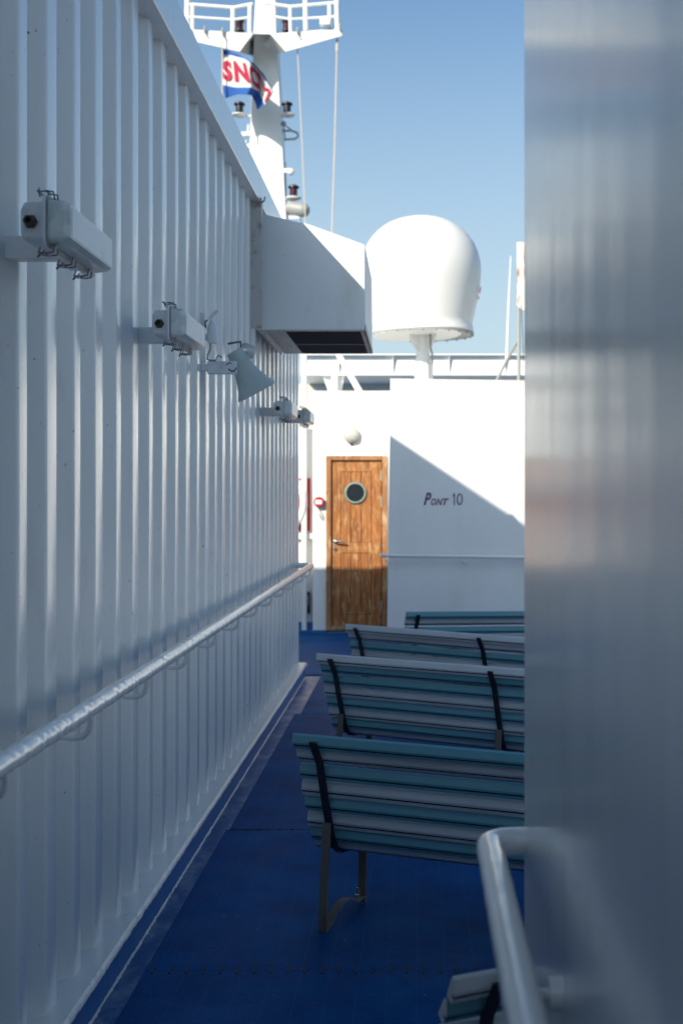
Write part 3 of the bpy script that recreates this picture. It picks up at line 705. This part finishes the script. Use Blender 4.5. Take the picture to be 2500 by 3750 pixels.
for x,y0,y1,r in ((429,-20,75,.05),(441.5,12,68,.036),(534,16,73,.04),(573,12,76,.04),(667,12,74,.032),(702,-20,68,.045),(757,8,66,.036),(774,-30,66,.045)):
    mb=MB(); mb.tube([at(x,y1,D_),at(x+(1 if x<600 else -1),y0,D_)],r,n=8); mb.build('rail_post',M['radome'],ma,M4=T)
mb=MB(); a=at(734,38,24.0); b_=at(758,55,24.0); mb.box(a.x,b_.x,24.0,24.13,b_.z,a.z); mb.build('box',M['radome'],ma,M4=T,bevel=.01)
for x,y in ((470,67),(511,71),(683,70),(780,62)):
    mb=MB(); mb.tube([at(x,y+6,24.05),at(x,y-4,24.05),at(x+2,y-8,24.05)],.025,n=6); mb.tube([at(x,y+2,24.07),at(x+3,y+12,24.07),at(x+8,y+18,24.07)],.014,n=6); mb.build('cleat',M['greymetal'],ma,M4=T)
mb=MB(); mb.lathe([(.001,-.06),(.09,-.04),(.10,0),(.06,.05)],at(615,99,24.7),n=16); mb.build('floodlight',M['radome'],ma,M4=T)
for pts in (((645,300),(660,288),(650,318)),):
    mb=MB()
    tubep=[(648,300),(668,299),(682,304),(685,312),(678,318),(652,320)]
    mb.tube([at(x,y,24.9) for x,y in tubep],.022,n=6); mb.tube([at(651,284,24.9),at(672,300,24.9)],.014,n=6); mb.tube([at(651,284,24.9),at(655,319,24.9)],.014,n=6); mb.sphere(at(651,283,24.9),.05,8)
    mb.build('loop_aerial',M['greymetal'],ma,M4=T)
mb=MB(); mb.hull8(poly([(553,302),(574,301),(574,310),(554,311)],24.8),poly([(553,302),(574,301),(574,310),(554,311)],25.1)); mb.hull8(poly([(560,330),(574,329),(574,338),(561,338)],24.8),poly([(560,330),(574,329),(574,338),(561,338)],25.1)); mb.tube([at(562,330,24.9),at(568,310,24.9),at(570,285,24.9)],.015,n=6)
mb.build('step',M['radome'],ma,M4=T)
mb=MB(); mb.hull8(poly([(650,386),(668,386),(676,391),(650,396)],24.8),poly([(650,386),(668,386),(676,391),(650,396)],25.2)); mb.sphere(at(668,394,24.8),.065,12); mb.build('small_platform',M['radome'],ma,M4=T)
mb=MB(); mb.tube([at(655,372,24.9),at(655,455,24.9)],.012,n=6); mb.build('conduit',M['greymetal'],ma,M4=T)
# navigation lights
NG='navigation lights on the mast'
def navlight(x,y,lens,label,saucer=True,armx=None,D_=24.85):
    c=at(x,y,D_); t=thing('navigation_light',label,'navigation light',c,group=NG); s=D_/F
    mb=MB(); mb.lathe([(11*s,-14*s),(11*s,-11*s),(9*s,-10*s)],n=16); mb.build('base',M['blacklens'],t); mb=MB(); mb.lathe([(10*s,9*s),(13*s,8*s),(12*s,12*s),(5*s,15*s),(.001,17*s)],n=16); mb.build('cap',M['blacklens'],t)
    mb=MB(); mb.lathe([(8.5*s,-11*s),(9*s,0),(8.5*s,9*s)],n=16); mb.build('lens',lens,t)
    if saucer:
        mb=MB(); mb.lathe([(.001,-19*s),(12*s,-18.5*s),(18*s,-16*s),(18*s,-14*s),(.001,-13.5*s)],n=20)
        if armx: mb.box(min(0,(armx-x)*s),max(0,(armx-x)*s),-3*s,3*s,-19*s,-16*s)
        mb.build('bracket',M['radome'],t)
navlight(550,248,M['blacklens'],'black navigation light left of the mast, below the flag',True,578)
navlight(659,248,M['blacklens'],'black navigation light right of the mast, level with the flag tail',True,640)
navlight(674,439,M['redlens'],'dark red navigation light above the grey horn right of the mast',True,650)
navlight(550,57,M['redlens'],'dark red light on the crosstree, left of the mast',False,None,24.5)
navlight(658,57,M['redlens'],'dark red light on the crosstree, right of the mast',False,None,24.5)
ho=thing('ship_horn','grey drum shaped ship horn sticking out low on the mast','horn',at(662,476,24.9))
T=Matrix.Translation(-Vector(ho.location))
mb=MB(); d=Vector((.85,-.3,-.22)).to_track_quat('Z','Y').to_matrix().to_4x4()
mb.lathe([(.04,-.02),(.13,.0),(.135,.03),(.135,.30),(.125,.37),(.08,.42),(.001,.43)],n=24); mb.build('drum',M['greymetal'],ho,M4=d)
mb=MB(); mb.tube([(-.08,0,.02),(.02,0,0)],.07,n=12); mb.tube([(.0,0,-.05),(.03,0,-.12),(.06,0,-.06)],.012,n=6); mb.build('mount',M['dark'],ho)
mb=MB(); mb.hull8([at(663,495,24.8),at(686,495,24.8),at(688,501,24.8),at(664,501,24.8)],[at(663,495,25.2),at(686,495,25.2),at(688,501,25.2),at(664,501,25.2)]); mb.tube([at(687,498,24.9),at(694,512,24.9)],.012,n=6); mb.build('foot_plate',M['radome'],ho,M4=T)
# halyards
for (x0,y0),(x1,y1),lab in (((683,112),(703,560),'pale halyard hanging just right of the mast'),((774,90),(761,570),'pale halyard hanging from the tip of the crosstree')):
    mb=MB(); mb.tube([at(x0,y0,24.2),at((x0+x1)/2+1,(y0+y1)/2,24.2),at(x1,y1,24.2)],.011 if x0<700 else .014,n=6)
    if x0>700: mb.tube([at(774,88,24.2),at(773.5,118,24.2)],.026,n=6)
    tag(mb.build('halyard',M['rope']),lab,'rope')
# flag
def fp(a,b_): return (489+.136*a, 94+.136*b_)
gcols=[0,.25,.5,.75,.88,1]; grows=[0,.22,.72,1]
G=[[fp(165,130),fp(155,222),fp(150,735),fp(207,965)],
   [fp(300,165),fp(330,240),fp(380,778),fp(420,892)],
   [fp(500,255),fp(520,290),fp(640,778),fp(640,905)],
   [fp(690,372),fp(690,392),fp(775,850),fp(705,1010)],
   [fp(860,565),fp(855,590),fp(825,960),fp(730,1090)],
   [fp(1030,860),fp(1022,880),fp(872,1075),fp(742,1160)]]
def flagpt(s,t,off=0):
    s=min(max(s,0),1); t=min(max(t,0),1)
    i=max(k for k in range(5) if gcols[k]<=s+1e-9); j=max(k for k in range(3) if grows[k]<=t+1e-9)
    u=(s-gcols[i])/(gcols[i+1]-gcols[i]); v=(t-grows[j])/(grows[j+1]-grows[j])
    p=[0,0]
    for c in (0,1):
        p[c]=(G[i][j][c]*(1-u)+G[i+1][j][c]*u)*(1-v)+(G[i][j+1][c]*(1-u)+G[i+1][j+1][c]*u)*v
    dep=24.0+.16*math.sin(s*7.5+t*1.6)-.12*s+.05*math.sin(s*15+t*5)
    return at(p[0],p[1],dep-off)
fl=thing('flag','blue and white company flag with red letters flying beside the mast','flag',flagpt(0,1))
T=Matrix.Translation(-Vector(fl.location))
mb=MB(); NS,NT=48,50
vs=[[mb.bm.verts.new(flagpt(i/NS,j/NT)) for j in range(NT+1)] for i in range(NS+1)]
for i in range(NS):
    for j in range(NT):
        f=mb.bm.faces.new((vs[i][j],vs[i+1][j],vs[i+1][j+1],vs[i][j+1])); t=(j+.5)/NT
        f.material_index=1 if (t<.22 or t>.72) else 0
o=mb.build('cloth',[M['flagwhite'],M['flagblue']],fl,M4=T,ang=80)
md=o.modifiers.new('thick','SOLIDIFY'); md.thickness=.006; md.offset=0
for ch,s0,s1,t0,t1 in (('S',.01,.20,.31,.63),('N',.25,.52,.30,.63),('C',.57,.80,.28,.66),('M',.80,.985,.27,.67)):
    me=text_mesh(ch,1,0,offset=.055 if ch!='M' else .0)
    bm=bmesh.new(); bm.from_mesh(me); bmesh.ops.triangulate(bm,faces=bm.faces[:])
    for _ in range(5): bmesh.ops.subdivide_edges(bm,edges=[e for e in bm.edges if e.calc_length()>.05],cuts=1); bmesh.ops.triangulate(bm,faces=bm.faces[:])
    xs=[v.co.x for v in bm.verts]; ysv=[v.co.y for v in bm.verts]; a0,a1,b0,b1=min(xs),max(xs),min(ysv),max(ysv)
    for v in bm.verts:
        v.co=flagpt(s0+(v.co.x-a0)/(a1-a0)*(s1-s0), t1-(v.co.y-b0)/(b1-b0)*(t1-t0), .03)-Vector(fl.location)
    bm.to_mesh(me); bm.free(); me.materials.clear(); me.materials.append(M['flagred'])
    q=bpy.data.objects.new('letter',me); col.objects.link(q); q.parent=fl
mb=MB(); mb.tube([at(510.5,75,24.0),at(510.5,230,24.0)],.012,n=6); tag(mb.build('halyard',M['rope']),'thin rope along the hoist of the flag under the crosstree','rope')

# ------------------------------------------------------------------ benches
BG='slatted benches on the blue deck'
FR=[(-.118,.705),(-.105,.682),(-.059,.620),(-.036,.552),(-.014,.487),(.025,.387),(.045,.335),(.075,.287),(.12,.258),(.18,.250),(.26,.268),(.34,.298),(.42,.332),(.47,.345),(.495,.335)]
FR=[Vector((0,a,b_)) for a,b_ in FR]
def arc(pts,s):
    for i in range(len(pts)-1):
        l=(pts[i+1]-pts[i]).length
        if s<=l or i==len(pts)-2:
            d=(pts[i+1]-pts[i]).normalized(); return pts[i]+d*s, d
        s-=l
SLP=[(-.014,.020),(-.012,.026),(-.004,.026),(-.001,.0245),(.0135,.003),(.0135,-.006),(.004,-.0065),(.004,-.0115),(.0135,-.012),(.0125,-.025),(.009,-.027),(-.014,-.027)]
def make_bench(cols_,label,seed):
    rnd=random.Random(seed)
    root=thing('bench',label,'bench',group=BG)
    xs0,xs1=-.088,1.93
    total=sum((FR[i+1]-FR[i]).length for i in range(len(FR)-1))
    n=14; pitch=(total-.035)/(n-1)
    for k in range(n):
        p,d=arc(FR,.018+k*pitch)
        nrm=Vector((0,-d.z,d.y))   # rearwards/downwards side
        if nrm.y>0 and k<7: nrm=-nrm
        nrm=Vector((0,d.z,-d.y))
        # d points down the back and then forward along the seat; rear/under side
        c=p-nrm*.019
        up=-d
        e0=xs0+rnd.uniform(-.004,.004)
        mb=MB()
        def pt(x,b_,a): 
            q=c+nrm*b_+up*a; return (x,q.y,q.z)
        ringA=[pt(e0,b_,a) for b_,a in SLP]; ringB=[pt(xs1,b_,a) for b_,a in SLP]
        mb.hull8(ringA,ringB)
        mb.bm.faces.ensure_lookup_table()
        mb.bm.faces[0].material_index=1; mb.bm.faces[1].material_index=1
        # the groove faces
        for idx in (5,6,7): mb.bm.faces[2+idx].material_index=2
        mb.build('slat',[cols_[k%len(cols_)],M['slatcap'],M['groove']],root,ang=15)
    for fx in (0,.915,1.83):
        mb=MB(); mb.strap([Vector((fx,p.y,p.z)) + Vector((0,-.0,0)) for p in FR],(1,0,0),.030,.008)
        fo=mb.build('side_frame',M['dark'],root,bevel=.002)
        mb=MB()
        for k in range(7):
            p,d=arc(FR,.018+k*pitch); nr=Vector((0,d.z,-d.y))
            q=Vector((fx,p.y,p.z)); mb.tube([q+nr*.003,q+nr*.0085],.0055,n=6)
        mb.build('bolt',M['dark'],fo)
        mb=MB(); mb.strap([(fx,-.014,.0),(fx,-.012,.12),(fx,.008,.39)],(1,0,0),.033,.010); mb.build('leg',M['leg'],root,bevel=.002)
        mb=MB(); mb.strap([(fx,.335,.005),(fx,.335,.15),(fx,.335,.293)],(1,0,0),.032,.012); mb.build('leg',M['leg'],root,bevel=.002)
        mb=MB(); mb.strap([(fx,-.006,.006),(fx,.03,.016),(fx,.075,.042),(fx,.13,.062),(fx,.19,.062),(fx,.24,.045),(fx,.28,.030),(fx,.329,.030)],(1,0,0),.030,.010)
        mb.build('foot_strap',M['leg'],root,bevel=.002)
        mb=MB(); mb.lathe([(.011,.03),(.011,.042),(.006,.043),(.006,.068)],(fx-.002,.30,0.004),n=8); mb.build('foot_bolt',M['metal'],root)
    return root
te,gr,pa=M['teal'],M['grey'],M['pale']
bdata=[([te,gr],(-.327,4.65),-21,'nearest whole bench with a teal top slat, its legs standing on the mat'),
       ([pa,te,te,gr,te,gr,te,gr],(-.414,7.0),-26,'second bench with a pale top slat, behind the teal topped one'),
       ([pa,gr,te,gr,te,gr,te,gr],(-.350,8.63),-31,'third bench with a pale top slat, whose end stands before the door'),
       ([te,gr],(-.021,9.60),13,'farthest bench turned the other way, in front of the deck number bulkhead'),
       ([pa,te],(.112,2.50),27,'foreground bench, only its slat ends showing below the curved handrail')]
for k,(c_,(bx,by),rz,lab) in enumerate(bdata):
    o=make_bench(c_,lab,k); o.location=(bx,by,.009); o.rotation_euler=(0,R(.8) if k<4 else 0,R(rz)); o.scale=(1,1,.985) if k<4 else (1,.8,.915)

# ------------------------------------------------------------------ right bulkhead and its rail
XR=.198; YR=2.41
rbk=thing('right_bulkhead','glossy white bulkhead filling the right edge of the view, out of focus','bulkhead',(XR,YR,0))
mb=MB(); mb.box(0,.35,-9,0,0,4.2); mb.build('plate',M['right'],rbk,bevel=.014)
h2=thing('handrail','thick curved white handrail end in front of the right bulkhead','handrail',(.13,2.35,.93))
mb=MB(); q=[(0,-5,0)]
y=-1.9
while y<-.05: q.append((random.uniform(-.0006,.0006),y,random.uniform(-.0006,.0006))); y+=.03
for a in range(0,91,10): q.append((.045-.045*math.cos(R(a)),-.035+.045*math.sin(R(a)),0))
q+=[(.075,.010,0)]
mb.tube(q,.0245,n=24); mb.build('rail',M['rail'],h2)
for yb in (-.57,-1.6,-2.8):
    mb=MB(); mb.tube([(0,yb,-.02),(0.003,yb,-.045),(.02,yb,-.055),(.068,yb,-.055)],.008,n=10); bq=mb.build('bracket',M['rail'],h2); mb=MB(); mb.lathe([(.001,.05),(.022,.05),(.022,.068)],(0,yb,-.055),axis='X',n=16); mb.build('foot',M['rail'],bq)

# ------------------------------------------------------------------ behind the viewer
ab2=thing('aft_reflection_wall','unseen white steel wall added behind the viewer to darken reflections','reflection_wall',(0,-6,0))  # unseen wall added so the glossy paint reflects something darker
mb=MB(); mb.box(-1.0,.19,-.1,0,0,3.5); mb.build('bulkhead',M['white'],ab2)
# ship side beyond the benches on the right
bw=thing('bulwark','white ship side bulwark far to the right of the benches','bulwark',(6.2,0,0))
mb=MB(); mb.box(0,.08,-9,13.5,0,1.15); mb.build('plate',M['white'],bw); 
mb=MB(); mb.box(-.06,.14,-9,13.5,1.151,1.19); mb.build('cap',M['wood'],bw,bevel=.01)

sc.render.engine='CYCLES'
sc.cycles.max_bounces=8; sc.cycles.diffuse_bounces=5; sc.cycles.glossy_bounces=5
sc.cycles.use_denoising=True
sc.cycles.caustics_reflective=False; sc.cycles.caustics_refractive=False
